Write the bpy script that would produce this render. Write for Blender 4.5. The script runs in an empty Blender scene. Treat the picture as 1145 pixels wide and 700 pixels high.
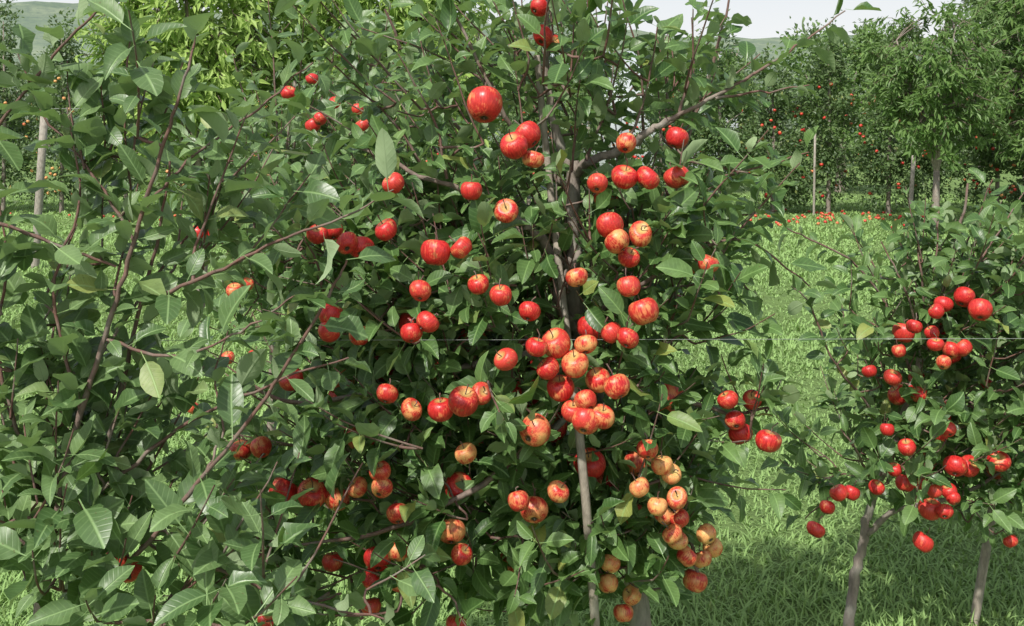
import bpy, math, numpy as np
from mathutils import Vector
rng = np.random.default_rng(11)
scene = bpy.context.scene
CAMH = 1.7
F = 1113.0
HZ = 145.0
SUN = np.array([-0.36, -0.68, 0.95]); SUN /= np.linalg.norm(SUN)

def nrm(v):
    return v / (np.linalg.norm(v, axis=-1, keepdims=True) + 1e-9)

# ---------------------------------------------------------------- node helpers
def new_mat(name):
    m = bpy.data.materials.new(name); m.use_nodes = True
    nt = m.node_tree
    for n in list(nt.nodes): nt.nodes.remove(n)
    return m, nt
def N(nt, t, **kw):
    n = nt.nodes.new(t)
    for k, v in kw.items(): setattr(n, k, v)
    return n
def setin(nt, node, key, v):
    if hasattr(v, 'is_output') or isinstance(v, bpy.types.NodeSocket): nt.links.new(v, node.inputs[key])
    else: node.inputs[key].default_value = v
def math_(nt, op, a, b=0.0, c=0.0):
    n = N(nt, 'ShaderNodeMath', operation=op)
    setin(nt, n, 0, a); setin(nt, n, 1, b); setin(nt, n, 2, c)
    return n.outputs[0]
def mix_(nt, f, a, b):
    n = N(nt, 'ShaderNodeMixRGB'); setin(nt, n, 0, f)
    for i, v in ((1, a), (2, b)):
        if isinstance(v, (tuple, list)): v = (v[0], v[1], v[2], 1)
        setin(nt, n, i, v)
    return n.outputs[0]
def mr(nt, v, a, b, c=0.0, d=1.0):
    n = N(nt, 'ShaderNodeMapRange'); setin(nt, n, 0, v)
    n.inputs[1].default_value = a; n.inputs[2].default_value = b
    n.inputs[3].default_value = c; n.inputs[4].default_value = d
    return n.outputs[0]
def attr(nt, name):
    n = N(nt, 'ShaderNodeAttribute', attribute_name=name); return n
def noise(nt, vec, scale, detail=3, rough=0.5):
    n = N(nt, 'ShaderNodeTexNoise'); n.inputs['Scale'].default_value = scale
    n.inputs['Detail'].default_value = detail; n.inputs['Roughness'].default_value = rough
    if vec is not None: nt.links.new(vec, n.inputs['Vector'])
    return n.outputs[0]

def leaf_material(name, dark, light, yellow, back, rough=0.40, transl=0.24, veins=True, spec=0.5):
    m, nt = new_mat(name)
    a = attr(nt, 'lc'); s = N(nt, 'ShaderNodeSeparateXYZ'); nt.links.new(a.outputs['Vector'], s.inputs[0])
    x, y, r = s.outputs
    col = mix_(nt, r, dark, light)
    col = mix_(nt, mr(nt, r, 0.965, 1.0, 0, 0.75), col, yellow)
    geo = N(nt, 'ShaderNodeNewGeometry')
    h = None
    if veins:
        nz = noise(nt, geo.outputs['Position'], 60, 2)
        col = mix_(nt, mr(nt, nz, 0.35, 0.7, 0, 0.3), col, tuple(c * 0.55 for c in dark))
        ax = math_(nt, 'ABSOLUTE', x)
        mid = mr(nt, ax, 0.03, 0.12, 1, 0)
        ph = math_(nt, 'MULTIPLY', math_(nt, 'SUBTRACT', y, math_(nt, 'MULTIPLY', ax, 0.22)), 50.0)
        ve = mr(nt, math_(nt, 'SINE', ph), 0.55, 1.0, 0, 1)
        vm = math_(nt, 'MAXIMUM', mid, math_(nt, 'MULTIPLY', ve, 0.25))
        col = mix_(nt, math_(nt, 'MULTIPLY', vm, 0.5), col, tuple(min(1, c * 1.9 + 0.03) for c in light))
        h = math_(nt, 'ADD', math_(nt, 'MULTIPLY', vm, -1.0), math_(nt, 'MULTIPLY', nz, 0.8))
        spots = mr(nt, noise(nt, geo.outputs['Position'], 210, 1), .70, .76, 0, .6)
        col = mix_(nt, spots, col, (0.10, 0.07, 0.03))
    bcol = mix_(nt, r, back, tuple(c * 1.25 for c in back))
    colf = mix_(nt, geo.outputs['Backfacing'], col, bcol)
    p = N(nt, 'ShaderNodeBsdfPrincipled')
    nt.links.new(colf, p.inputs['Base Color'])
    nt.links.new(math_(nt, 'ADD', math_(nt, 'MULTIPLY', geo.outputs['Backfacing'], 0.3), math_(nt, 'ADD', math_(nt, 'MULTIPLY', r, .12), rough - .04)), p.inputs['Roughness'])
    p.inputs['Specular IOR Level'].default_value = spec
    if h is not None:
        b = N(nt, 'ShaderNodeBump'); b.inputs['Strength'].default_value = 0.5; b.inputs['Distance'].default_value = 0.0015
        nt.links.new(h, b.inputs['Height']); nt.links.new(b.outputs[0], p.inputs['Normal'])
    t = N(nt, 'ShaderNodeBsdfTranslucent')
    nt.links.new(mix_(nt, 0.6, colf, (0.22, 0.40, 0.04)), t.inputs[0])
    ms = N(nt, 'ShaderNodeMixShader'); ms.inputs[0].default_value = transl
    nt.links.new(p.outputs[0], ms.inputs[1]); nt.links.new(t.outputs[0], ms.inputs[2])
    o = N(nt, 'ShaderNodeOutputMaterial'); nt.links.new(ms.outputs[0], o.inputs[0])
    return m

M_leaf = leaf_material('apple_leaf', (0.044, 0.102, 0.026), (0.138, 0.235, 0.070), (0.38, 0.39, 0.09), (0.23, 0.31, 0.16))
M_leafL = leaf_material('apple_leaf_greyish', (0.068, 0.132, 0.044), (0.165, 0.255, 0.095), (0.34, 0.37, 0.10), (0.26, 0.34, 0.19))
M_leafbg = leaf_material('orchard_leaf', (0.045, 0.090, 0.030), (0.135, 0.21, 0.072), (0.28, 0.29, 0.08), (0.15, 0.20, 0.10), veins=False, rough=.5)
M_peach = leaf_material('peach_leaf', (0.23, 0.36, 0.07), (0.43, 0.57, 0.16), (0.58, 0.55, 0.15), (0.30, 0.42, 0.14), veins=False, rough=.5, transl=.35)
M_peachd = leaf_material('peach_leaf_deep', (0.070, 0.145, 0.034), (0.18, 0.29, 0.080), (0.33, 0.31, 0.11), (0.16, 0.24, 0.10), veins=False, rough=.5, transl=.3)
M_far = leaf_material('far_leaf', (0.12, 0.165, 0.12), (0.22, 0.27, 0.19), (0.3, 0.32, 0.2), (0.20, 0.25, 0.17), veins=False, rough=.7)  # paler grey-green: distance haze painted into the leaf colour
M_grass = leaf_material('grass_blade', (0.17, 0.29, 0.080), (0.37, 0.50, 0.19), (0.52, 0.49, 0.27), (0.26, 0.40, 0.14), veins=False, rough=.5, transl=.3, spec=.35)

def bark_material(name, thick, thin):
    m, nt = new_mat(name)
    a = attr(nt, 'lc'); s = N(nt, 'ShaderNodeSeparateXYZ'); nt.links.new(a.outputs['Vector'], s.inputs[0])
    geo = N(nt, 'ShaderNodeNewGeometry')
    f = mr(nt, s.outputs[0], 0.003, 0.009, 0, 1)
    c = mix_(nt, f, thin, thick)
    mp = N(nt, 'ShaderNodeMapping'); mp.inputs['Scale'].default_value = (1, 1, .35)
    nt.links.new(geo.outputs['Position'], mp.inputs[0])
    n1 = noise(nt, mp.outputs[0], 70, 5, .65); n2 = noise(nt, geo.outputs['Position'], 14, 3)
    c = mix_(nt, mr(nt, n1, .35, .65, 0, .65), c, tuple(v * .3 for v in thick))
    c = mix_(nt, mr(nt, n2, .5, .7, 0, .45), c, (0.30, 0.31, 0.26))
    p = N(nt, 'ShaderNodeBsdfPrincipled'); p.inputs['Roughness'].default_value = .75
    nt.links.new(c, p.inputs['Base Color'])
    b = N(nt, 'ShaderNodeBump'); b.inputs['Strength'].default_value = .8; b.inputs['Distance'].default_value = .006
    nt.links.new(n1, b.inputs['Height']); nt.links.new(b.outputs[0], p.inputs['Normal'])
    o = N(nt, 'ShaderNodeOutputMaterial'); nt.links.new(p.outputs[0], o.inputs[0])
    return m
M_bark = bark_material('apple_bark', (0.30, 0.25, 0.21), (0.17, 0.078, 0.060))
M_stake = bark_material('weathered_stake_wood', (0.36, 0.31, 0.25), (0.36, 0.31, 0.25))
M_post = bark_material('weathered_post_wood', (0.38, 0.34, 0.29), (0.38, 0.34, 0.29))

def apple_material():
    m, nt = new_mat('apple_skin')
    d = attr(nt, 'adir').outputs['Vector']; r = attr(nt, 'arnd')
    s = N(nt, 'ShaderNodeSeparateXYZ'); nt.links.new(r.outputs['Vector'], s.inputs[0])
    yel, seed, kind = s.outputs
    sd = N(nt, 'ShaderNodeSeparateXYZ'); nt.links.new(d, sd.inputs[0])
    off = N(nt, 'ShaderNodeCombineXYZ')
    for i in range(3): nt.links.new(math_(nt, 'MULTIPLY', seed, 37.0 + i * 11), off.inputs[i])
    add = N(nt, 'ShaderNodeVectorMath', operation='ADD'); nt.links.new(d, add.inputs[0]); nt.links.new(off.outputs[0], add.inputs[1])
    big = noise(nt, add.outputs[0], 1.3, 3)
    mp = N(nt, 'ShaderNodeMapping'); mp.inputs['Scale'].default_value = (9, 9, .9)
    nt.links.new(add.outputs[0], mp.inputs[0]); st = noise(nt, mp.outputs[0], 1.0, 4, .65)
    msk = math_(nt, 'ADD', math_(nt, 'ADD', big, math_(nt, 'MULTIPLY', math_(nt, 'SUBTRACT', st, .5), .95)), math_(nt, 'MULTIPLY', math_(nt, 'SUBTRACT', yel, .5), .46))
    f = mr(nt, msk, .45, .72, 0, 1)
    red = mix_(nt, mr(nt, st, .35, .65), (0.36, 0.010, 0.014), (0.64, 0.036, 0.030))
    red = mix_(nt, mr(nt, seed, .5, 1.0, 0, .3), red, (0.62, 0.10, 0.06))
    col = mix_(nt, f, red, mix_(nt, mr(nt, st, .4, .6), (0.72, 0.50, 0.17), (0.72, 0.25, 0.10)))
    v = N(nt, 'ShaderNodeTexVoronoi'); v.inputs['Scale'].default_value = 10; nt.links.new(add.outputs[0], v.inputs['Vector'])
    dots = mr(nt, v.outputs['Distance'], .06, .13, .5, 0)
    col = mix_(nt, dots, col, (0.80, 0.52, 0.34))
    top = mr(nt, sd.outputs[2], .88, .99, 0, .7); col = mix_(nt, top, col, (0.50, 0.42, 0.14))
    bot = mr(nt, sd.outputs[2], -.955, -.985, 0, 1); col = mix_(nt, bot, col, (0.05, 0.035, 0.02))
    rot = mr(nt, noise(nt, add.outputs[0], 2.3, 2), .65, .69, 0, .55); col = mix_(nt, rot, col, (0.28, 0.12, 0.05))
    p = N(nt, 'ShaderNodeBsdfPrincipled'); nt.links.new(col, p.inputs['Base Color'])
    nt.links.new(mr(nt, big, .3, .7, .30, .46), p.inputs['Roughness']); p.inputs['Specular IOR Level'].default_value = .45
    b = N(nt, 'ShaderNodeBump'); b.inputs['Strength'].default_value = .2; b.inputs['Distance'].default_value = .003
    nt.links.new(st, b.inputs['Height']); nt.links.new(b.outputs[0], p.inputs['Normal'])
    o = N(nt, 'ShaderNodeOutputMaterial'); nt.links.new(p.outputs[0], o.inputs[0])
    return m
M_apple = apple_material()

# ---------------------------------------------------------------- mesh helpers
def quad_mesh(name, V, Q, mat, attrs=None, parent=None, smooth=True):
    V = np.asarray(V, np.float32); Q = np.asarray(Q, np.int32)
    me = bpy.data.meshes.new(name)
    me.vertices.add(len(V)); me.vertices.foreach_set('co', V.ravel())
    me.loops.add(Q.size); me.loops.foreach_set('vertex_index', Q.ravel())
    me.polygons.add(len(Q)); me.polygons.foreach_set('loop_start', np.arange(0, Q.size, 4, dtype=np.int32))
    me.polygons.foreach_set('loop_total', np.full(len(Q), 4, np.int32))
    me.update(calc_edges=True)
    me.polygons.foreach_set('use_smooth', np.full(len(Q), smooth))
    for k, a in (attrs or {}).items():
        at = me.attributes.new(k, 'FLOAT_VECTOR', 'POINT'); at.data.foreach_set('vector', np.asarray(a, np.float32).ravel())
    me.materials.append(mat)
    ob = bpy.data.objects.new(name, me); scene.collection.objects.link(ob)
    if parent: ob.parent = parent
    return ob
def empty(name, loc):
    e = bpy.data.objects.new(name, None); e.location = loc; e.empty_display_size = .2
    scene.collection.objects.link(e); return e

LT = np.array([-.28, 0., .10, .28, .50, .72, .90, 1.0]); LW = np.array([.035, .05, .60, .95, 1.0, .80, .40, .02])
def leaves_mesh(name, P, D, Nn, L, W, mat, parent, r=None, bend=None):
    n = len(P); D = nrm(D); Nn = nrm(Nn - D * np.sum(Nn * D, 1, keepdims=True)); S = np.cross(D, Nn)
    if bend is None: bend = rng.uniform(.1, 1.2, n) * np.where(rng.random(n) < .12, -1, 1)
    fold = rng.uniform(.1, .9, n); tw = rng.uniform(-.45, .45, n); wa = rng.uniform(0, .24, n); wp = rng.uniform(0, 6.28, n)
    if r is None: r = rng.random(n)
    t = LT[None, :, None]; w = LW[None, :, None]; u = np.array([-1, 0, 1.])[None, None, :]
    tp = np.clip(t, 0, 1); b = bend[:, None, None]; Ln = L[:, None, None]; Wn = W[:, None, None]
    x = Ln * np.where(t < 0, t, np.sin(b * tp) / b); z = -Ln * (1 - np.cos(b * tp)) / b + np.where(t < 0, -t * t * .8, 0) * Ln * -1
    x = x + Ln * .28
    z = z + Wn * w * np.abs(u) * fold[:, None, None] * .8 + Wn * np.abs(u) * w * wa[:, None, None] * 2 * np.sin(t * 9 + wp[:, None, None] + u)
    y = Wn * w * u * np.cos(fold * .8)[:, None, None] + 0 * x
    z = z + y * tw[:, None, None] * tp * 1.5
    x = np.broadcast_to(x, y.shape); z = np.broadcast_to(z, y.shape)
    V = P[:, None, None, :] + D[:, None, None, :] * x[..., None] + S[:, None, None, :] * y[..., None] + Nn[:, None, None, :] * z[..., None]
    k = len(LT); base = []
    for i in range(k - 1):
        for j in range(2):
            a = i * 3 + j; base.append([a, a + 1, a + 4, a + 3])
    Q = (np.array(base)[None] + (np.arange(n) * k * 3)[:, None, None]).reshape(-1, 4)
    lc = np.stack([np.broadcast_to(u * w, (n, k, 3)), np.broadcast_to(t, (n, k, 3)), np.broadcast_to(r[:, None, None], (n, k, 3))], -1)
    return quad_mesh(name, V.reshape(-1, 3), Q, mat, {'lc': lc.reshape(-1, 3)}, parent)

def rhomb_mesh(name, P, D, Nn, L, W, mat, parent, r=None):
    n = len(P); D = nrm(D); Nn = nrm(Nn - D * np.sum(Nn * D, 1, keepdims=True)); S = np.cross(D, Nn)
    if r is None: r = rng.random(n)
    L = L[:, None]; W = W[:, None]
    V = np.stack([P, P + D * L * .45 + S * W + Nn * W * .2, P + D * L - Nn * L * .15, P + D * L * .45 - S * W + Nn * W * .2], 1)
    Q = np.arange(4 * n).reshape(n, 4)
    lc = np.zeros((n, 4, 3)); lc[:, :, 2] = r[:, None]
    return quad_mesh(name, V.reshape(-1, 3), Q, mat, {'lc': lc.reshape(-1, 3)}, parent, smooth=False)

def tubes_mesh(name, polys, mat, parent, sides=6):
    Vs, Qs, As = [], [], []; off = 0
    ang = np.arange(sides) / sides * 2 * np.pi; ca, sa = np.cos(ang), np.sin(ang)
    for pts, rad in polys:
        pts = np.asarray(pts, float); rad = np.asarray(rad, float); k = len(pts)
        T = nrm(np.gradient(pts, axis=0)); ref = np.array([0, 1., 0]) if abs(T[0][2]) > .6 else np.array([0, 0, 1.])
        A = nrm(np.cross(T, ref)); B = np.cross(T, A)
        ring = pts[:, None] + (A[:, None] * ca[None, :, None] + B[:, None] * sa[None, :, None]) * rad[:, None, None]
        Vs.append(ring.reshape(-1, 3)); a = np.zeros((k * sides, 3)); a[:, 0] = np.repeat(rad, sides); As.append(a)
        i = np.arange(k - 1)[:, None] * sides; j = np.arange(sides)[None]; j2 = (j + 1) % sides
        Qs.append(np.stack([i + j, i + j2, i + sides + j2, i + sides + j], -1).reshape(-1, 4) + off)
        off += k * sides
        if rad[-1] > .004 and sides == 6:
            e = off - sides
            Qs.append(np.array([[e, e + 1, e + 2, e + 3], [e + 3, e + 4, e + 5, e]]))
        if rad[-1] > .004 and sides == 8:
            e = off - sides
            Qs.append(np.array([[e, e + 1, e + 2, e + 3], [e + 3, e + 4, e + 7, e], [e + 4, e + 5, e + 6, e + 7]]))
    return quad_mesh(name, np.concatenate(Vs), np.concatenate(Qs), mat, {'lc': np.concatenate(As)}, parent)

def apples_mesh(name, P, R, yel, parent, rings=16, seg=20, stems=True, axis=None):
    n = len(P)
    if rings < 10: th = np.linspace(.03, np.pi - .03, rings)
    else: th = np.concatenate([[.02, .12, .25, .4], np.linspace(.6, np.pi - .6, rings - 8), [np.pi - .4, np.pi - .25, np.pi - .12, np.pi - .02]])
    ph = np.arange(seg) / seg * 2 * np.pi
    TH, PH = np.meshgrid(th, ph, indexing='ij')
    r = np.sin(TH) ** .96 * (1 + .07 * np.cos(TH)) * (1 + .03 * np.cos(5 * PH) * (TH / np.pi) ** 2)
    z = .96 * np.cos(TH) - .36 * np.exp(-(TH / .42) ** 2) + .24 * np.exp(-((np.pi - TH) / .34) ** 2)
    loc = np.stack([r * np.cos(PH), r * np.sin(PH), z], -1).reshape(-1, 3)
    dirs = np.stack([np.sin(TH) * np.cos(PH), np.sin(TH) * np.sin(PH), np.cos(TH)], -1).reshape(-1, 3)
    if axis is None:
        axis = np.stack([rng.normal(0, .5, n), rng.normal(.2, .7, n), np.full(n, 1.)], 1)
    Z = nrm(axis); X = nrm(np.cross(Z, nrm(rng.normal(size=(n, 3))))); Y = np.cross(Z, X)
    sq = rng.uniform(.88, 1.04, (n, 1, 1)); lop = rng.uniform(-.07, .07, (n, 1, 1))
    lx = loc[None, :, 0:1] * (1 + lop); ly = loc[None, :, 1:2] * (1 - lop); lz = loc[None, :, 2:3] * sq + loc[None, :, 0:1] * lop * 1.2
    V = P[:, None] + R[:, None, None] * (X[:, None] * lx + Y[:, None] * ly + Z[:, None] * lz)
    k = len(th); i = np.arange(k - 1)[:, None] * seg; j = np.arange(seg)[None]; j2 = (j + 1) % seg
    q = np.stack([i + j, i + seg + j, i + seg + j2, i + j2], -1).reshape(-1, 4)
    Q = (q[None] + (np.arange(n) * k * seg)[:, None, None]).reshape(-1, 4)
    ad = np.broadcast_to(dirs[None], (n, k * seg, 3)).reshape(-1, 3)
    ar = np.zeros((n, k * seg, 3)); ar[:, :, 0] = yel[:, None]; ar[:, :, 1] = rng.random(n)[:, None]
    ob = quad_mesh(name, V.reshape(-1, 3), Q, M_apple, {'adir': ad, 'arnd': ar.reshape(-1, 3)}, parent)
    polys = []
    if stems:
        for p, zz, rr in zip(P, Z, R):
            a = p + zz * rr * .56; b = p + zz * rr * 1.12; c = b + zz * rr * .3 + rng.normal(0, .004, 3)
            polys.append((np.array([a, b, c]), np.array([.0011, .0011, .0018])))
            e = p - zz * rr * .69
            for _ in range(4):
                g = nrm(rng.normal(size=3)) * .3 - zz
                polys.append((np.array([e, e + g * rr * .16]), np.array([.0016, .0006])))
    return ob, polys

def spline(pts, m=6):
    pts = np.asarray(pts, float)
    if len(pts) < 3: return np.linspace(pts[0], pts[-1], m + 1)
    P = np.vstack([2 * pts[0] - pts[1], pts, 2 * pts[-1] - pts[-2]]); out = []
    for i in range(1, len(P) - 2):
        for t in np.arange(m) / m:
            a, b, c, d = P[i - 1], P[i], P[i + 1], P[i + 2]
            out.append(.5 * (2 * b + (c - a) * t + (2 * a - 5 * b + 4 * c - d) * t * t + (3 * b - a - 3 * c + d) * t ** 3))
    out.append(P[-2]); return np.array(out)

EXPOSED = []   # fruit (and trunk, limb and stake stretches) with the camera sightline thinned of leaves: (point, radius, probability)
TREES = []
class Tree:
    def __init__(s, D, base_a, leafL, mat, name='apple_tree'):
        s.D = D; s.base = s.pt(base_a, 0, 0); s.base[2] = 0; s.leafL = leafL; s.mat = mat; s.name = name
        s.polys = []; s.lp = []; s.ld = []; s.ln = []; s.ll = []; s.skel = np.zeros((0, 3)); s.fruit = []; s.extra = []
        TREES.append(s)
    def pt(s, a, b, dy):                       # image pixels at an assumed depth -> world metres
        y = s.D + dy
        return np.array([(a - 572.5) * y / F, y, CAMH - (b - HZ) * y / F])
    def limb(s, pts, r0, r1, leafy=0.0, m=6, wob=.0018):
        w = spline([s.pt(*p) for p in pts], m); w[1:-1] += rng.normal(0, wob, (len(w) - 2, 3))
        s.polys.append((w, np.linspace(r0, r1, len(w)) * (1 + rng.normal(0, .05, len(w))))); s.skel = np.vstack([s.skel, w])
        if leafy > 0: s.dress(w, leafy)
        return w
    def put_leaves(s, pos, tdir, outward, k0=0, scale=1.0):
        n = len(pos); az = (np.arange(n) + k0) * 2.4 + rng.normal(0, .3, n)
        ref = nrm(np.cross(tdir, np.array([.3, .2, 1.]))); B = np.cross(tdir, ref)
        rad = ref * np.cos(az)[:, None] + B * np.sin(az)[:, None]
        A = rng.uniform(.5, 1.25, n)[:, None]
        d = tdir * np.cos(A) + rad * np.sin(A) + np.array([0, 0, -.15]) + rng.normal(0, .16, (n, 3))
        nn = np.array([0, 0, 1.]) * .8 + outward * .3 + SUN * .5 + rng.normal(0, .55, (n, 3)) + tdir * .2
        s.lp.append(pos); s.ld.append(nrm(d)); s.ln.append(nn)
        s.ll.append(s.leafL * rng.uniform(.55, 1.25, n) * scale)
    def dress(s, w, step):
        seg = np.linalg.norm(np.diff(w, axis=0), axis=1); cum = np.concatenate([[0], np.cumsum(seg)])
        q = np.arange(rng.uniform(0, step), cum[-1], step)
        if len(q) == 0: return
        q = np.clip(q + rng.normal(0, step * .3, len(q)), 0, cum[-1])
        pos = np.stack([np.interp(q, cum, w[:, i]) for i in range(3)], 1)
        td = nrm(np.gradient(w, axis=0)); tdir = nrm(np.stack([np.interp(q, cum, td[:, i]) for i in range(3)], 1))
        c = s.base.copy(); o = pos - c; o[:, 2] = 0
        s.put_leaves(pos, tdir, nrm(o))
    def twig(s, start, d, L, nl, lift=.25, scale=1.0, connect=True):
        k = 6; pts = [start]; dd = nrm(d)
        for i in range(k):
            dd = nrm(dd + np.array([0, 0, lift / k]) + rng.normal(0, .05, 3)); pts.append(pts[-1] + dd * L / k)
        pts = np.array(pts); r0 = .0016 + L * .004
        if connect and len(s.skel):
            dist = np.linalg.norm(s.skel - start, axis=1) + np.maximum(0, s.skel[:, 2] - start[2]) * .7
            q = s.skel[np.argmin(dist)]; g = np.linalg.norm(q - start)
            if g > .01:
                mid1 = q * .66 + start * .34 + np.array([0, 0, -.02 * g]); mid2 = q * .3 + start * .7 - nrm(d) * .08 * g
                cp = spline([q, mid1, mid2, start], 4)
                s.polys.append((cp, np.linspace(min(.005, r0 * (1.2 + g * 2)), r0, len(cp)))); s.skel = np.vstack([s.skel, cp[2:]])
                if g > .08:
                    td = np.tile(nrm(start - q), (4, 1)); s.put_leaves(cp[[4, 6, 8, 10]], td, np.tile(nrm(d), (4, 1)))
        s.polys.append((pts, np.linspace(r0, .0012, k + 1))); s.skel = np.vstack([s.skel, pts[1:4]])
        f = np.sort(rng.uniform(.08, 1, nl) * .35 + np.linspace(.08, 1, nl) * .65)
        pos = np.stack([np.interp(f * k, np.arange(k + 1), pts[:, i]) for i in range(3)], 1)
        td = nrm(np.gradient(pts, axis=0)); tdir = nrm(np.stack([np.interp(f * k, np.arange(k + 1), td[:, i]) for i in range(3)], 1))
        o = np.tile(nrm(d * np.array([1, 1, .2])), (nl, 1)); s.put_leaves(pos, tdir, o, rng.integers(0, 9), scale)
    def crown(s, a, b, dy, ra, rb, rd, n, up=.45, L=(.10, .26), nl=(7, 12)):
        c = s.pt(a, b, dy); rx = ra * s.D / F; rz = rb * s.D / F
        st = []
        for _ in range(n):
            v = nrm(rng.normal(size=3)) * rng.random() ** (1 / 2.3); st.append(v)
        st = sorted(st, key=lambda v: np.linalg.norm(v))
        for v in st:
            p = c + v * np.array([rx, rd, rz])
            if p[2] < .25: p[2] = .25 + rng.random() * .2
            o = p - s.base; o[2] *= .15; o = nrm(o); d = o * .7 + v * .5 + np.array([0, 0, up]) + rng.normal(0, .4, 3)
            s.twig(p, d, rng.uniform(*L), int(rng.integers(*nl)))
    def apples(s, lst, dmin, dmax, surf=None, prob=.76):
        for it in lst:
            a, b, r = it[:3]; yel = it[3] if len(it) > 3 else rng.uniform(.12, .62)
            dy = surf(a, b) if surf else rng.uniform(dmin, dmax)
            dy += rng.uniform(-.04, .05)
            p = s.pt(a, b, dy); R = np.clip(r * (s.D + dy) / F, .022, .044)
            s.fruit.append((p, R, yel)); EXPOSED.append((p, R, prob))
    def open_up(s, w, rad=.012, prob=.8):
        for p in w: EXPOSED.append((p, rad, prob))

# ================================================================= MAIN TREE
T = Tree(2.40, 700, .065, M_leaf)
w = T.limb([(735, 1020, 0), (722, 850, 0), (715, 690, 0), (702, 590, .03), (672, 480, .04), (650, 390, .02), (641, 330, 0), (640, 250, 0), (640, 180, 0)], .030, .0165, wob=.003)
T.open_up(w[30:49:1], .022, .92)
w = T.limb([(640, 190, 0), (622, 150, 0), (612, 90, .02), (612, 20, .02), (604, -60, .03)], .013, .005, .06, wob=.003)
T.open_up(w[:14], .01, .55)
w = T.limb([(642, 195, 0), (660, 180, -.03), (700, 165, -.06), (722, 150, -.08), (746, 134, -.1)], .013, .008, wob=.003)
T.open_up(w, .018, .93)
w = T.limb([(746, 134, -.1), (790, 112, -.1), (840, 85, -.08), (890, 52, -.06), (945, 12, -.05)], .006, .0018, .026)
T.open_up(w[:6], .003, .4)
w = T.limb([(641, 310, 0), (612, 275, -.06), (590, 252, -.1), (566, 236, -.14), (535, 222, -.16), (470, 195, -.15), (400, 165, -.1)], .013, .004, .04, wob=.003)
T.open_up(w[:15], .014, .82)
w = T.limb([(646, 370, 0), (626, 345, -.06), (624, 318, -.08), (640, 300, -.08), (648, 282, -.06)], .012, .008)
T.open_up(w, .016, .9)
T.limb([(640, 215, 0), (600, 180, -.02), (585, 165, -.05), (560, 120, -.1), (530, 60, -.1), (500, 0, -.08)], .009, .003, .032)
T.limb([(652, 395, 0), (560, 400, -.12), (450, 430, -.2), (340, 450, -.22), (270, 430, -.2)], .012, .003, .04)
T.limb([(660, 430, 0), (620, 480, -.2), (540, 540, -.3), (440, 590, -.35), (330, 610, -.35)], .010, .003, .035)
T.limb([(660, 430, 0), (710, 440, -.1), (770, 450, -.15), (820, 462, -.18), (862, 455, -.2)], .008, .003, .03)
T.limb([(645, 360, 0), (700, 330, -.15), (760, 290, -.2), (830, 268, -.2), (905, 320, -.2)], .007, .002, .026)
T.limb([(700, 590, 0), (740, 560, -.1), (770, 600, -.15), (782, 660, -.16)], .008, .003, .04)
T.limb([(650, 400, 0), (640, 300, .3), (560, 200, .4), (470, 90, .35), (430, 10, .3)], .010, .003, .035)
T.limb([(650, 400, 0), (720, 280, .25), (760, 180, .3), (800, 60, .25), (815, 0, .25)], .009, .003, .035)
for (a0, b0, a1, b1, dy) in [(655, 180, 702, 20, -.05), (700, 165, 735, 30, -.06), (720, 150, 690, -20, .1), (560, 130, 470, 15, -.1), (590, 120, 545, -10, 0), (640, 60, 660, -30, 0),
                             (760, 125, 775, 10, -.08), (480, 200, 360, 60, -.1), (430, 180, 330, 110, -.1), (500, 200, 445, 60, -.15), (800, 110, 905, 95, -.1), (745, 140, 850, 60, 0),
                             (770, 180, 860, 200, -.1), (760, 250, 870, 235, -.1), (540, 90, 400, 30, .05), (640, 150, 560, 20, .1), (790, 270, 850, 345, -.15), (800, 200, 905, 170, -.05)]:
    T.limb([(a0, b0, dy), ((a0 * .6 + a1 * .4) + 8, b0 * .55 + b1 * .45, dy), (a1, b1, dy - .03)], .004, .0015, .021, m=5)
T.crown(555, 425, -.02, 250, 175, .44, 320)
T.crown(500, 575, -.05, 245, 85, .42, 145)
T.crown(640, 605, -.02, 110, 65, .3, 42)
T.crown(600, 285, 0, 180, 95, .36, 96)
T.crown(570, 110, 0, 160, 100, .30, 38, up=.8, L=(.16, .32))
T.crown(735, 300, -.05, 72, 110, .30, 46)
T.crown(725, 575, -.05, 65, 90, .26, 44)
T.crown(415, 300, -.05, 110, 110, .32, 64)
T.crown(740, 120, 0, 110, 80, .25, 15, up=.8, L=(.16, .32))
T.crown(845, 470, -.2, 22, 25, .08, 5, L=(.08, .15))

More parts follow.
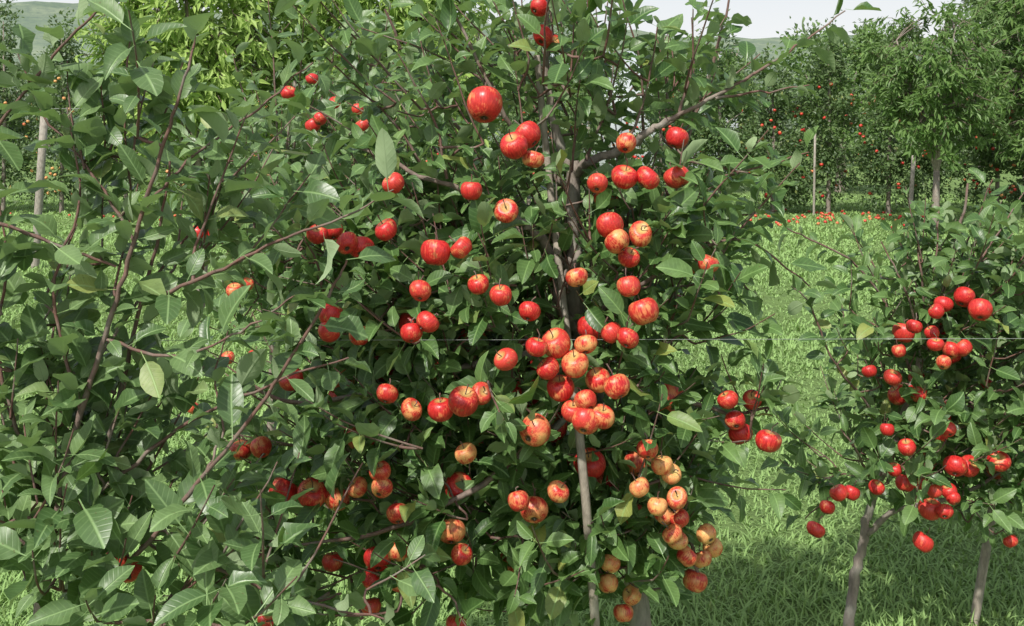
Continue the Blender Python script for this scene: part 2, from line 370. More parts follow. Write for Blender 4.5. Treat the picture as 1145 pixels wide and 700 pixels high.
def surf_main(a, b):
    u = (a - 560) / 330.; v = (b - 400) / 360.
    return -.46 * math.sqrt(max(0.02, 1 - u * u - v * v)) - .02
main_apples = [(542,117,21,.35),(590,151,16,.15),(575,163,16,.2),(596,178,12,.6),(757,154,13,.15),(698,198,15,.3),(724,199,14,.3),(757,198,15,.35),(566,236,14,.45),(487,282,17,.2),(516,277,13,.4),
(404,277,14,.2),(388,272,12),(440,205,13,.2),(432,257,13),(682,252,16,.25),(690,270,15,.6),(716,262,14,.65),(703,288,12),(792,295,12,.5),(703,320,13,.35),(720,348,18,.5),(592,348,12,.2),
(370,352,14,.15),(368,370,13,.2),(402,375,12,.5),(460,372,12,.15),(622,384,17,.4),(600,388,12,.2),(643,407,16,.6),(566,402,13,.2),(627,434,16,.3),(613,412,14,.35),(669,425,15,.6),(690,432,15,.5),
(655,447,13,.4),(702,378,13,.3),(684,372,11,.3),(326,424,14,.1),(518,449,17,.35),(493,458,15,.15),(538,440,12,.35),(598,481,19,.6),(655,470,16,.45),(673,466,14,.5),(640,460,11,.3),(270,503,13,.5),(292,500,12,.4),
(317,550,17,.3),(349,552,17,.35),(377,558,14,.65),(425,527,12,.5),(427,545,11,.6),(445,574,13,.4),(460,458,11,.5),(433,440,10,.3),(597,570,16,.65),(624,550,12,.6),(580,560,11,.5),(505,594,16,.65),(521,507,12,.8),
(724,502,13,.5),(740,520,10,.9),(757,557,12,.6),(760,580,10,.4),(742,575,12,.8),(752,597,10,.6),(777,649,14,.6),(768,622,11,.55),(785,625,10,.75),(790,597,8,.95),(750,530,9,.95),(757,604,9,.9),(797,612,8,.9),
(707,665,10,.9),(680,652,10,.85),(697,685,10,.6),(682,630,8,.9),(735,566,9,.9),(715,545,9,.8),(422,625,15,.15),(372,628,12,.3),(445,617,11,.6),(415,648,10,.2),(447,652,10,.5),(516,620,10,.4),(510,697,8,.3),(300,692,12,.2),
(415,678,10,.3),(607,40,12,.1),(603,8,8,.1),(618,48,8,.2),(527,213,9,.2),(560,330,8,.3),(470,325,8,.3),(645,310,9,.7),(655,385,10,.6),(535,318,8,.4),(355,262,9,.15),(372,258,9,.2),(478,360,9,.2),(668,205,10,.3),(400,545,9,.6),(700,160,9,.5)]
T.apples(main_apples, 0, 0, surf_main)
T.apples([(814,447,10,.2),(841,447,10,.3),(828,485,13,.15),(859,493,15,.3),(822,470,9,.3)], -.27, -.22, prob=.85)
for _ in range(50):   # fruit deeper in the crown
    v = nrm(rng.normal(size=3)) * rng.random() ** .5
    p = T.pt(570, 420, 0) + v * np.array([.52, .32, .5]); T.fruit.append((p, rng.uniform(.026, .037), rng.uniform(.1, .6)))
st = np.array([T.pt(688, 1010, -.10), T.pt(655, 560, -.34), T.pt(630, 340, -.12), T.pt(612, 180, -.02), T.pt(600, 62, .0)])
T.open_up(spline(st, 8)[5:10], .008, .5); T.open_up(spline(st, 8)[22:], .006, .55)
T.extra.append(('stake', [(st, np.array([.010, .0095, .009, .0085, .008]))], M_stake))

# ================================================================= LEFT NEAR TREE
A = Tree(1.65, 40, .069, M_leafL)
A.limb([(30, 1320, .1), (35, 1000, .1), (30, 800, .05), (58, 600, 0)], .022, .010)
w1 = A.limb([(58, 600, 0), (85, 480, 0), (110, 400, 0), (135, 320, 0), (160, 235, 0), (186, 150, 0), (205, 95, 0), (218, 40, .02)], .0060, .0020, .020, wob=.001)
w2 = A.limb([(100, 560, .08), (130, 460, .08), (155, 350, .06), (178, 260, .05), (190, 180, .05)], .0055, .002, .025, wob=.001)
w3 = A.limb([(35, 780, -.03), (110, 668, -.04), (170, 600, -.05), (230, 530, -.05), (290, 455, -.06), (335, 385, -.06), (372, 322, -.06), (388, 290, -.05)], .0048, .0018, .019, wob=.001)
for w in (w1, w2, w3): A.open_up(w, .0, .5)
A.limb([(180, 330, 0), (250, 300, -.03), (320, 265, -.05), (380, 245, -.05), (440, 212, -.04)], .0038, .0014, .018, wob=.001)
A.limb([(-80, 230, -.03), (0, 250, -.03), (60, 272, -.02), (130, 298, 0)], .0040, .0025, .024, wob=.001)
A.limb([(-60, 210, .05), (0, 138, .05), (60, 62, .05), (108, 12, .05), (140, -30, .05)], .0035, .0018, .019, wob=.001)
A.limb([(60, 600, .05), (20, 480, .05), (-5, 380, .04), (8, 300, .03), (-5, 200, .03)], .0045, .0016, .026)
A.limb([(100, 560, 0), (200, 480, .05), (300, 430, .08), (390, 400, .1)], .004, .0015, .026)
A.limb([(60, 700, 0), (160, 590, -.02), (230, 630, -.04), (330, 670, -.05), (430, 692, -.05)], .0045, .0018, .024)
A.limb([(110, 400, 0), (160, 330, .1), (260, 200, .15), (330, 130, .2)], .0035, .0014, .021)
A.limb([(90, 460, 0), (60, 330, 0), (90, 220, .02), (75, 120, .04)], .0035, .0014, .022)
A.limb([(160, 235, 0), (210, 180, .05), (290, 120, .1), (350, 70, .12)], .003, .0014, .020)
A.limb([(120, 380, 0), (200, 400, -.05), (270, 370, -.08), (330, 330, -.1)], .003, .0014, .023)
A.limb([(130, 440, .1), (60, 400, .1), (30, 340, .1)], .003, .0014, .022)
A.limb([(110, 660, 0), (60, 640, -.05), (20, 600, -.08), (-20, 560, -.1)], .0035, .0014, .022)
A.limb([(230, 530, -.05), (250, 480, 0), (240, 420, .05), (255, 370, .05)], .0025, .0012, .024)
A.limb([(150, 270, 0), (100, 190, .03), (50, 130, .05), (20, 60, .05)], .003, .0013, .020)
A.crown(70, 570, .05, 110, 120, .20, 36, up=.7)
A.crown(160, 640, .03, 120, 60, .18, 22, up=.6)
A.crown(30, 410, .06, 70, 100, .20, 12, up=.8)
A.crown(190, 330, .10, 110, 90, .15, 9, up=.7)
A.crown(130, 180, .08, 110, 90, .12, 8, up=.9)
A.crown(330, 670, .0, 90, 35, .12, 5, up=.6)
A.apples([(130,628,13,.15),(146,637,10,.2)], .1, .16)

# ================================================================= TREE BEHIND-LEFT
B = Tree(3.9, 300, .070, M_leafL)
B.limb([(300, 640, 0), (305, 450, 0), (310, 300, 0), (320, 180, 0), (330, 90, 0)], .024, .006, .06)
for q in [(220, 120), (260, 60), (340, 20), (400, 90), (420, 160), (200, 220), (380, 30), (300, 0)]:
    B.limb([(308, 330, 0), ((308 + q[0]) / 2 + 6, (300 + q[1]) / 2, rng.uniform(-.2, .2)), (q[0], q[1], rng.uniform(-.3, .3))], .007, .002, .026)
B.crown(345, 220, 0, 120, 100, .45, 110, up=.7)
B.crown(310, 350, 0, 60, 80, .4, 30, up=.6)
B.crown(420, 120, 0, 80, 80, .4, 36, up=.8)
B.apples([(223,260,10,.1),(241,262,8,.15),(323,104,9,.1),(349,88,7,.1),(350,140,9,.1),(374,115,7,.2),(400,122,7,.1),(405,140,8,.2),(358,133,8),(262,325,9),(276,318,8),(255,400,8,.5),(285,398,8,.2),(215,455,8,.5)], -.5, -.35)

# ================================================================= RIGHT SMALL TREE
C = Tree(3.3, 948, .065, M_leaf)
w = C.limb([(945, 722, 0), (955, 660, 0), (964, 610, 0), (972, 570, 0), (990, 520, 0), (1010, 460, 0), (1030, 400, 0), (1050, 340, 0), (1070, 270, 0), (1082, 205, 0)], .020, .004, wob=.003)
C.open_up(w[:20], .012, .75)
C.limb([(966, 600, 0), (1000, 572, -.05), (1050, 560, -.1), (1100, 540, -.1), (1150, 500, -.1)], .012, .004, .05)
C.limb([(1000, 490, 0), (960, 440, -.05), (930, 400, -.1), (905, 340, -.1), (885, 320, -.1)], .005, .002, .024)
C.limb([(1020, 420, 0), (990, 340, 0), (950, 290, 0), (905, 268, 0), (880, 255, 0)], .005, .002, .024)
C.limb([(1010, 460, 0), (1070, 430, .1), (1130, 380, .1), (1160, 330, .1)], .008, .003, .04)
for q in [(1020, 235), (1050, 230), (1110, 200), (1130, 240), (985, 270), (1005, 300), (1145, 215), (940, 480), (915, 540), (900, 580)]:
    C.limb([(1035 if q[1] < 400 else 975, 400 if q[1] < 400 else 540, 0), ((1040 + q[0]) / 2 if q[1] < 400 else (970 + q[0]) / 2, (380 + q[1]) / 2 if q[1] < 400 else (520 + q[1]) / 2, rng.uniform(-.15, .15)), (q[0], q[1], rng.uniform(-.2, .2))], .005, .002, .024)
C.crown(1070, 335, 0, 80, 70, .32, 82, up=.7)
C.crown(1070, 450, 0, 95, 85, .38, 90)
C.crown(1010, 525, -.02, 90, 48, .32, 58)
C.crown(1110, 540, .02, 60, 60, .30, 32)
C.crown(960, 400, 0, 45, 60, .2, 10)
C.crown(1150, 400, .02, 50, 130, .30, 38)
C.apples([(1096,346,13,.1),(1078,332,12,.1),(1055,340,10,.1),(1047,348,9,.15),(1063,391,10,.3),(1077,389,10,.2),(998,422,10,.1),(1010,372,12,.15),(1046,385,9,.1),(1005,392,8,.3),(972,415,8,.1),(1050,485,10),(1014,500,10,.1),
(1068,521,13,.15),(1083,521,12,.2),(1117,516,12,.35),(1012,540,10,.05),(1045,549,8,.1),(1061,549,9,.1),(1040,569,13,.1),(1056,572,9,.1),(980,545,9,.1),(1032,606,11,.1),(938,551,10,.1),(952,551,9,.1),(912,592,10,.1),
(925,567,9,.2),(992,480,8,.1),(1055,405,8,.5),(1130,605,7,.3),(1022,365,9,.1),(1042,372,8,.1),(1060,480,9,.2),(1000,525,7,.1),(1066,557,8,.1)], -.34, -.24, prob=.6)
for _ in range(18):
    v = nrm(rng.normal(size=3)) * rng.random() ** .5
    p = C.pt(1060, 440, 0) + v * np.array([.28, .26, .38]); C.fruit.append((p, rng.uniform(.026, .034), rng.uniform(.05, .4)))

# build trees
CAM = np.array([0, 0, CAMH])
for t in TREES:
    par = empty(t.name, tuple(t.base))
    P = np.concatenate(t.lp); D = np.concatenate(t.ld); Nn = np.concatenate(t.ln); L = np.concatenate(t.ll)
    keep = np.ones(len(P), bool); cen = P + D * (L * .75)[:, None]
    for (ap, R, pr) in EXPOSED:  # drops leaves standing between the camera and these points
        ax = nrm(CAM - ap); rel = cen - ap; tt = rel @ ax; pd = np.linalg.norm(rel - tt[:, None] * ax, axis=1)
        sc = 1 - tt / np.linalg.norm(CAM - ap)
        keep &= ~((tt > -.01) & (pd < (R * .85 + .010) * np.clip(sc, .2, 1)) & (rng.random(len(P)) < pr))
        keep &= ~((np.linalg.norm(rel, axis=1) < R * .75))
    P, D, Nn, L = P[keep], D[keep], Nn[keep], L[keep]
    b = t.base
    W = L * rng.uniform(.23, .32, len(L))
    leaves_mesh('leaves', P - b, D, Nn, L, W, t.mat, par)
    fp = np.array([f[0] for f in t.fruit]) - b; fr = np.array([f[1] for f in t.fruit]); fy = np.array([f[2] for f in t.fruit])
    ao, st = apples_mesh('apples', fp, fr, fy, par)
    tubes_mesh('fruit_stalks', st, M_bark, par, 4)
    tubes_mesh('branches', [(p - b, r) for p, r in t.polys], M_bark, par, 6)
    for nme, polys, mat in t.extra:
        polys = [(spline(p, 4) - b, np.interp(np.linspace(0, 1, len(spline(p, 4))), np.linspace(0, 1, len(r)), r)) for p, r in polys]
        tubes_mesh(nme, polys, mat, par, 8)
    print('leaves', len(P), 'twigs', len(t.polys))

# ================================================================= GROUND + GRASS
def soft(x, y):
    return (np.sin(x * 1.3 + np.sin(y * .9) * 1.4) + np.sin(y * 1.7 + x * .6 + 1.3) + np.sin(x * 3.1 - y * 2.3) * .6 + np.sin(x * 6.7 + y * 5.1) * .4) / 3.0
m, nt = new_mat('grass_ground')
geo = N(nt, 'ShaderNodeNewGeometry'); ps = geo.outputs['Position']
n1 = noise(nt, ps, .5, 4); n2 = noise(nt, ps, 6, 5, .6); n3 = noise(nt, ps, 40, 4, .7)
c = mix_(nt, n1, (0.13, 0.21, 0.06), (0.22, 0.33, 0.11)); c = mix_(nt, mr(nt, n2, .4, .65, 0, .5), c, (0.09, 0.13, 0.05)); c = mix_(nt, mr(nt, n3, .5, .7, 0, .5), c, (0.27, 0.38, 0.14))
p = N(nt, 'ShaderNodeBsdfPrincipled'); p.inputs['Roughness'].default_value = .9; p.inputs['Specular IOR Level'].default_value = .1
nt.links.new(c, p.inputs['Base Color']); b = N(nt, 'ShaderNodeBump'); b.inputs['Distance'].default_value = .04; nt.links.new(n3, b.inputs['Height']); nt.links.new(b.outputs[0], p.inputs['Normal'])
o = N(nt, 'ShaderNodeOutputMaterial'); nt.links.new(p.outputs[0], o.inputs[0])
M_ground = m
gx = np.concatenate([[-700, -200, -60], np.linspace(-30, 30, 61), [60, 200, 700]]); gy = np.concatenate([[-100, -20], np.linspace(-5, 45, 51), [80, 200, 900]])
GX, GY = np.meshgrid(gx, gy); GZ = np.where((np.abs(GX) < 31) & (GY < 46) & (GY > -6), .015 * soft(GX * .7, GY * .7), 0)
k = len(gx); ii, jj = np.meshgrid(np.arange(len(gy) - 1), np.arange(k - 1), indexing='ij'); a = (ii * k + jj).ravel()
quad_mesh('grass_ground', np.stack([GX, GY, GZ], -1).reshape(-1, 3), np.stack([a, a + 1, a + k + 1, a + k], 1), M_ground)

def grass(name, n, y0, y1, hx, hmin, hmax, wk, ppow=1.0):
    yy = y0 * (y1 / y0) ** (rng.random(n) ** ppow); xx = rng.uniform(-1, 1, n) * (hx * yy + .6)
    tx = np.round(xx / .09 / np.sqrt(yy / 3)) * .09 * np.sqrt(yy / 3); ty = np.round(yy / .09) * .09
    cl = rng.random(n) < .55
    h1 = np.sin(tx * 127.1 + ty * 311.7) * 43758.5; h1 = h1 - np.floor(h1); h2 = np.sin(tx * 269.5 + ty * 183.3) * 43758.5; h2 = h2 - np.floor(h2)
    xx = np.where(cl, tx + (h1 - .5) * .12 + rng.normal(0, .02, n), xx); yy = np.where(cl, ty + (h2 - .5) * .12 + rng.normal(0, .02, n), yy)
    pt = soft(xx * 1.5, yy * 1.2); pt2 = soft(xx * .55 + 3, yy * .5 + 1)
    h = rng.uniform(hmin, hmax, n) * (1 + .5 * pt + .3 * pt2) * np.where(cl, 1.0 + .8 * h1, .8); w = wk * (.0016 + .0012 * np.maximum(yy, 2.5) / 2.5) * rng.uniform(.7, 1.5, n)
    az = rng.uniform(0, 6.28, n); d = np.stack([np.cos(az), np.sin(az), 0 * az], 1); sd = np.stack([-np.sin(az), np.cos(az), 0 * az], 1)
    lean = rng.uniform(.3, 1.35, n); P = np.stack([xx, yy, np.full(n, -.005)], 1); rows = []
    for t_, wf in ((0, 1), (.55, .85), (1, .08)):
        c_ = P + d * (lean * h * t_ ** 1.8)[:, None] + np.array([0, 0, 1.]) * (h * t_ * (1 - .35 * lean * t_))[:, None]
        rows += [c_ - sd * (w * wf)[:, None], c_ + sd * (w * wf)[:, None]]
    V = np.stack(rows, 1); q = np.array([[0, 1, 3, 2], [2, 3, 5, 4]]); Q = (q[None] + (np.arange(n) * 6)[:, None, None]).reshape(-1, 4)
    r = np.clip(rng.random(n) * .6 + .14 + .25 * pt + .3 * pt2 + np.where(cl, (h2 - .5) * .45, 0), 0, .94); r = np.where(rng.random(n) < .035, .995, r)
    lc = np.zeros((n, 6, 3)); lc[:, :, 2] = r[:, None]
    return quad_mesh(name, V.reshape(-1, 3), Q, M_grass, {'lc': lc.reshape(-1, 3)})
grass('grass', 300000, 1.9, 26, .62, .020, .054, 1.0, .9)

# ================================================================= BACKGROUND TREES
def blob_leaves(c, rad, n, clumps, L, droop=0.0, out=.8, spread=.3):
    c = np.asarray(c, float); rad = np.asarray(rad, float)
    v = nrm(rng.normal(size=(clumps, 3))) * (rng.random((clumps, 1)) ** .45); cc = c + v * rad * (1 + rng.normal(0, .08, (clumps, 1)))
    w = rng.random(clumps) ** 1.5 + .15; idx = rng.choice(clumps, n, p=w / w.sum())
    P = cc[idx] + rng.normal(size=(n, 3)) * rad * spread * .55
    o = nrm(P - c); D = o * out + rng.normal(0, .6, (n, 3)) + np.array([0, 0, -droop]); Nn = o * .5 + np.array([0, 0, .6]) + SUN * .5 + rng.normal(0, .5, (n, 3))
    shade = np.clip(rng.random(n) * .6 + (rng.random(clumps) * .4)[idx], 0, .94); shade = np.where(rng.random(n) < .02, .99, shade)
    return P, D, Nn, L * rng.uniform(.7, 1.3, n), shade
def merge(parts): return [np.concatenate([p[i] for p in parts]) for i in range(5)]

def row(name, xs, y, hfn, nleaf, yel, nap, mat=M_leafbg, leafsz=.085):
    par = empty(name, (float(np.mean(xs)), y, 0)); b = np.array([np.mean(xs), y, 0]); parts = []; ap = []; polys = []
    for x in xs:
        h = hfn(x); yy = y + rng.normal(0, .15)
        for f, rr in ((.22, .75), (.45, .85), (.70, .65), (.9, .38)):
            parts.append(blob_leaves((x + rng.normal(0, .12), yy, h * f), (rr * rng.uniform(.85, 1.1), rr * .8, h * .19), int(nleaf * rr / 2.6), 22, leafsz))
        polys.append((np.array([[x, yy, 0], [x + .03, yy, h * .5], [x, yy, h * .95]]), np.array([.05, .035, .01])))
        for k in range(5):
            an = rng.uniform(0, 6.28); z0 = h * rng.uniform(.2, .7); polys.append((np.array([[x, yy, z0], [x + .5 * math.cos(an), yy + .5 * math.sin(an), z0 + .35]]), np.array([.02, .006])))
        na = int(nap * rng.uniform(.3, 1.7)); v = nrm(rng.normal(size=(na, 3))); pp = np.array([x, yy, h * .42]) + v * np.array([.72, .58, h * .34]) ; ap.append(pp)
    P, D, Nn, L, sh = merge(parts)
    P[:, 2] = np.maximum(P[:, 2], .12)
    rhomb_mesh('leaves', P - b, D, Nn, L, L * .3, mat, par, sh)
    ap = np.concatenate(ap); ap[:, 2] = np.maximum(ap[:, 2], .3)
    n = len(ap); apples_mesh('apples', ap - b, np.full(n, .036), np.clip(rng.normal(yel, .25, n), 0, 1.2), par, 7, 8, False)
    tubes_mesh('trunks', [(p - b, r) for p, r in polys], M_bark, par, 6)
    return par
row('orchard_row', np.arange(3.0, 15.5, 1.15), 20.3, lambda x: 3.3 + .35 * math.sin(x * 2.1), 6200, .3, 40)
row('orchard_row', np.arange(-15.5, -4.4, 1.25), 20.5, lambda x: 3.9 + .3 * math.sin(x * 1.7), 5000, 1.1, 55)
row('orchard_row', np.arange(-3.4, 2.4, 1.25), 20.8, lambda x: 2.7 + .25 * math.sin(x * 2.7), 4200, .4, 25)

def peach(x, y, h, rad, mat, nstr, name='peach_tree', leaf=.13, fork=.9, tr=.06, top=.55, vr=.5):
    par = empty(name, (x, y, 0)); polys = []; Ps = []; Ds = []; Ns = []; sh = []
    polys.append((np.array([[0, 0, -.02], [.04, 0, fork * .5], [.05, 0, fork]]), np.array([tr, tr * .85, tr * .75])))
    lim = []
    for k in range(9):
        an = k * 2.4; e = np.array([math.cos(an) * rad * .6, math.sin(an) * rad * .6, h * rng.uniform(.8, .97)])
        w = spline([np.array([.05, 0, fork - .03]), e * np.array([.45, .45, .0]) + np.array([0, 0, fork + (h - fork) * .4]), e], 6); polys.append((w, np.linspace(tr * .5, .012, len(w)))); lim.append(w)
    lim = np.concatenate(lim)
    lobes = nrm(rng.normal(size=(9, 3)))
    for s_ in range(nstr):
        v = nrm(rng.normal(size=3)) ; v = v * rng.random() ** .4 * (.72 + .38 * max(0, np.max(lobes @ v)) ** 4)
        st = np.array([0, 0, fork + (h - fork) * top]) + v * np.array([rad * .9, rad * .9, (h - fork) * vr])
        q = lim[np.argmin(np.linalg.norm(lim - st, axis=1))]; o = nrm(np.array([v[0], v[1], .1]))
        Ln = rng.uniform(.3, .6); up = rng.random() < .35
        e = st + o * Ln * .6 + np.array([0, 0, Ln * (rng.uniform(.2, .7) if up else -rng.uniform(.1, .7))]); w = spline([q, (q + st) / 2 + [0, 0, .05], st, e], 3); polys.append((w, np.linspace(.008, .003, len(w))))
        n = 30; f = rng.random(n)[:, None]; P = st + (e - st) * f * 1.1 + rng.normal(0, .045, (n, 3))
        Ps.append(P); Ds.append(o * .5 + rng.normal(0, .5, (n, 3)) + np.array([0, 0, -.55])); Ns.append(o * .8 + SUN * .4 + rng.normal(0, .45, (n, 3))); sh.append(np.clip(rng.random(n) * .6 + rng.random() * .35, 0, .94))
    P = np.concatenate(Ps); n = len(P); L = leaf * rng.uniform(.7, 1.25, n)
    rhomb_mesh('leaves', P, np.concatenate(Ds), np.concatenate(Ns), L, L * .14, mat, par, np.concatenate(sh))
    tubes_mesh('branches', polys, M_bark, par, 6); return par
peach(-2.9, 9.2, 3.9, 1.05, M_peach, 400)
peach(-1.2, 9.8, 4.2, 1.0, M_peach, 380)
peach(7.2, 17.0, 3.75, 1.15, M_peachd, 280, fork=1.0, tr=.075, leaf=.15)
peach(9.9, 18.6, 5.4, 1.3, M_peachd, 380, fork=1.0, leaf=.17, top=.5, vr=.55)
peach(5.2, 27.0, 4.2, 1.6, M_peachd, 300, leaf=.2)
peach(1.2, 27.0, 4.6, 1.8, M_peachd, 320, leaf=.2)

def broad(x, y, h, r, n, mat, sz, name='broadleaf_tree'):
    par = empty(name, (x, y, 0)); parts = []
    for k in range(9):
        an = k * 2.4; parts.append(blob_leaves((math.cos(an) * r * .5, math.sin(an) * r * .5, h * rng.uniform(.32, .84)), (r * .5, r * .5, h * .17), n // 9, 26, sz))
    P, D, Nn, L, sh = merge(parts); rhomb_mesh('leaves', P, D, Nn, L, L * .33, mat, par, sh)
    polys = [(np.array([[0, 0, 0], [.05, 0, h * .35], [0, .05, h * .8]]), np.array([.16, .12, .03]))]
    for k in range(7):
        an = k * 2.4; polys.append((np.array([[.03, 0, h * .3], [math.cos(an) * r * .6, math.sin(an) * r * .6, h * .7]]), np.array([.07, .015])))
    tubes_mesh('trunk_and_limbs', polys, M_bark, par, 8)
broad(12.2, 23.5, 7.0, 1.9, 15000, M_leafbg, .13)
broad(8.9, 27, 4.6, 1.7, 9000, M_peachd, .13)

# distant mass of trees
par = empty('distant_trees', (0, 60, 0)); parts = []; polys = []
for k in range(90):
    y = rng.uniform(44, 80); x = rng.uniform(-.62, .62) * y; h = rng.uniform(3.8, 6.2) * y / 60; r = h * .42
    parts.append(blob_leaves((x, y - 60, h * .55), (r, r, h * .42), 1100, 30, .32, spread=.35)); polys.append((np.array([[x, y - 60, 0], [x, y - 60, h * .6]]), np.array([.15, .08])))
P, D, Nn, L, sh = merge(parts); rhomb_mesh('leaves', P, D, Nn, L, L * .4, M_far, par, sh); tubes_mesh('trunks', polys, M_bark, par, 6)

# hill
m, nt = new_mat('hillside'); geo = N(nt, 'ShaderNodeNewGeometry'); ps = geo.outputs['Position']
n1 = noise(nt, ps, .05, 5, .65); n2 = noise(nt, ps, .4, 5, .7)
c = mix_(nt, mr(nt, n1, .4, .6), (0.12, 0.17, 0.10), (0.22, 0.26, 0.16)); c = mix_(nt, mr(nt, n2, .45, .6, 0, .8), c, (0.07, 0.11, 0.08)); c = mix_(nt, .3, c, (0.20, 0.24, 0.22))  # last mix puts distance haze into the hill's colour
p = N(nt, 'ShaderNodeBsdfPrincipled'); p.inputs['Roughness'].default_value = 1; p.inputs['Specular IOR Level'].default_value = 0; nt.links.new(c, p.inputs['Base Color'])
o = N(nt, 'ShaderNodeOutputMaterial'); nt.links.new(p.outputs[0], o.inputs[0])
hx = np.linspace(-420, 420, 100); hy = np.linspace(110, 520, 60); HX, HY = np.meshgrid(hx, hy)
u = np.clip((HY - 115) / 330, 0, 1); u = u * u * (3 - 2 * u); prof = 55 - 16 * (1 / (1 + np.exp(-HX / 30))) + 2 * np.sin(HX / 60.) + 1.2 * np.sin(HX / 17.) + .5 * np.sin(HX / 6.)
HZm = -.6 + u * prof + u * rng.normal(0, .45, HX.shape)
k = 100; ii, jj = np.meshgrid(np.arange(59), np.arange(99), indexing='ij'); a = (ii * k + jj).ravel()
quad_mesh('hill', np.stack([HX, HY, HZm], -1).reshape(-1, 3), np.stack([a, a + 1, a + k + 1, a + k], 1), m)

# ================================================================= POLYTUNNEL
def simple_mat(name, col, rough, metal=0, tr=0):
    m, nt = new_mat(name); p = N(nt, 'ShaderNodeBsdfPrincipled'); p.inputs['Roughness'].default_value = rough; p.inputs['Metallic'].default_value = metal
    geo = N(nt, 'ShaderNodeNewGeometry'); n1 = noise(nt, geo.outputs['Position'], 3, 5, .6)
    nt.links.new(mix_(nt, mr(nt, n1, .35, .65, 0, .5), col, tuple(c * .65 for c in col)), p.inputs['Base Color'])
    o = N(nt, 'ShaderNodeOutputMaterial'); nt.links.new(p.outputs[0], o.inputs[0]); return m
M_film = simple_mat('polytunnel_film', (.42, .46, .47), .35); M_wire = simple_mat('galvanised_wire', (.26, .28, .26), .6, 0); M_rib = simple_mat('galvanised_tube', (.35, .36, .36), .4, .6)
par = empty('polytunnel_greenhouse', (4.2, 36, 0)); th = np.linspace(0, np.pi, 17); xs = np.linspace(-3.2, 3.2, 17)
V = np.array([[x, -math.cos(t) * 3.4, 1.4 + math.sin(t) * 3.1 + .04 * math.cos(x * 8)] for x in xs for t in th]); k = 17
ii, jj = np.meshgrid(np.arange(16), np.arange(16), indexing='ij'); a = (ii * k + jj).ravel(); quad_mesh('film_roof', V, np.stack([a, a + 1, a + k + 1, a + k], 1), M_film, None, par)
quad_mesh('side_walls', [[-3.2, -3.4, 0], [3.2, -3.4, 0], [3.2, -3.4, 1.38], [-3.2, -3.4, 1.38], [-3.2, 3.4, 0], [3.2, 3.4, 0], [3.2, 3.4, 1.38], [-3.2, 3.4, 1.38]], [[0, 1, 2, 3], [4, 5, 6, 7]], M_film, None, par, False)
tubes_mesh('ribs', [(np.array([[x, -math.cos(t) * 3.44, 1.4 + math.sin(t) * 3.15] for t in th]), np.full(17, .03)) for x in np.linspace(-3.2, 3.2, 6)], M_rib, par, 6)

# ================================================================= WIRES, POSTS, FALLEN FRUIT
xs = np.linspace(-4.5, 6.5, 60)
par = empty('trellis_wire', (0, 1.99, 0))
tubes_mesh('wire', [(np.stack([xs, np.full(60, 0.), 1.280 + .0035 * (xs / 3) ** 2 + .002 * xs], 1), np.full(60, .0005))], M_wire, par, 5)
tubes_mesh('end_post', [(np.array([[-4.5, 0, -.1], [-4.5, 0, 1], [-4.5, 0, 2.1]]), np.array([.04, .04, .038])), (np.array([[6.5, 0, -.1], [6.5, 0, 1], [6.5, 0, 2.1]]), np.array([.04, .04, .038]))], M_post, par, 8)
def post(x, y, h, r, lean, mat=M_post, name='wooden_post'):
    ob = tubes_mesh(name, [(np.array([[0, 0, -.1], [lean * .5, 0, h * .5], [lean, 0, h]]), np.array([r, r, r * .95]))], mat, None, 8); ob.location = (x, y, 0); return ob
post(-5.85, 12.2, 2.2, .05, .14)
post(7.75, 19.4, 1.2, .045, .08); post(6.0, 19.8, 1.7, .024, 0.03)
ob = tubes_mesh('bamboo_stake', [(np.array([[0, 0, -.1], [.09, 0, .45], [.22, 0, 1.15]]), np.array([.016, .016, .014]))], M_stake, None, 8); ob.location = (1.57, 3.42, 0)
xs = np.linspace(-14, -2.5, 40); par = empty('trellis_wire', (0, 12.2, 0)); tubes_mesh('wire', [(np.stack([xs, 0 * xs, 1.95 + .01 * np.sin(xs)], 1), np.full(40, .004))], M_wire, par, 5)
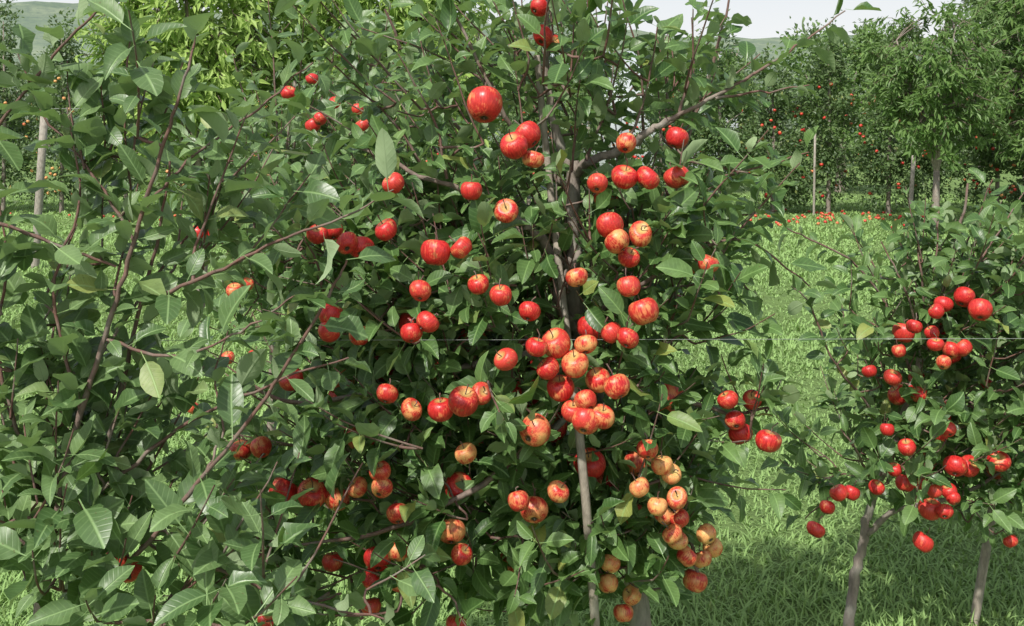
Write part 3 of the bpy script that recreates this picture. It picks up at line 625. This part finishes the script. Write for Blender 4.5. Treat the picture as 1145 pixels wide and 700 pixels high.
n = 130; fx = np.where(rng.random(n) < .65, rng.normal(6.2, 1.1, n), rng.uniform(-13, -6, n)); fy = rng.normal(19.1, .8, n)
par = empty('fallen_apples', (0, 19.4, 0)); apples_mesh('windfall_fruit', np.stack([fx, fy - 19.4, np.full(n, .022)], 1), rng.uniform(.028, .036, n), rng.uniform(0, .7, n), par, 7, 8, False)

# ================================================================= LIGHT, SKY, CAMERA
w = bpy.data.worlds.new("World"); scene.world = w; w.use_nodes = True; nt = w.node_tree
sky = nt.nodes.new('ShaderNodeTexSky'); sky.sky_type = 'NISHITA'; sky.sun_disc = False
sky.sun_elevation = math.asin(SUN[2]); sky.sun_rotation = math.atan2(SUN[0], SUN[1]) % (2 * math.pi); sky.dust_density = 3; sky.air_density = 1.0; sky.ozone_density = 1.0
tc = N(nt, 'ShaderNodeTexCoord'); sp = N(nt, 'ShaderNodeSeparateXYZ'); nt.links.new(tc.outputs['Generated'], sp.inputs[0])
cl = noise(nt, tc.outputs['Generated'], 2.2, 5, .6)
hz = mr(nt, sp.outputs[2], 0.05, 0.38, .97, .1)
hz2 = math_(nt, 'MAXIMUM', hz, mr(nt, cl, .42, .62, .12, .7))
skc = mix_(nt, hz2, sky.outputs[0], (6.4, 6.45, 6.5))
bg = nt.nodes['Background']; bg.inputs[1].default_value = .15; nt.links.new(skc, bg.inputs[0])
ld = bpy.data.lights.new('sun', 'SUN'); ld.energy = 5.0; ld.angle = math.radians(1.2); ld.color = (1, .96, .89)
lo = bpy.data.objects.new('sun', ld); scene.collection.objects.link(lo); lo.rotation_euler = Vector(-SUN).to_track_quat('-Z', 'Y').to_euler(); lo.location = (-10, -15, 25)
cd = bpy.data.cameras.new('camera'); co = bpy.data.objects.new('camera', cd); scene.collection.objects.link(co)
co.location = (0, 0, CAMH); co.rotation_euler = (math.radians(90), 0, 0); cd.lens = 35; cd.sensor_width = 36; cd.shift_y = -(350 - HZ) / 1145; cd.clip_end = 2000; cd.clip_start = .05
scene.camera = co
scene.view_settings.view_transform = 'Standard'; scene.view_settings.look = 'None'; scene.view_settings.exposure = 0
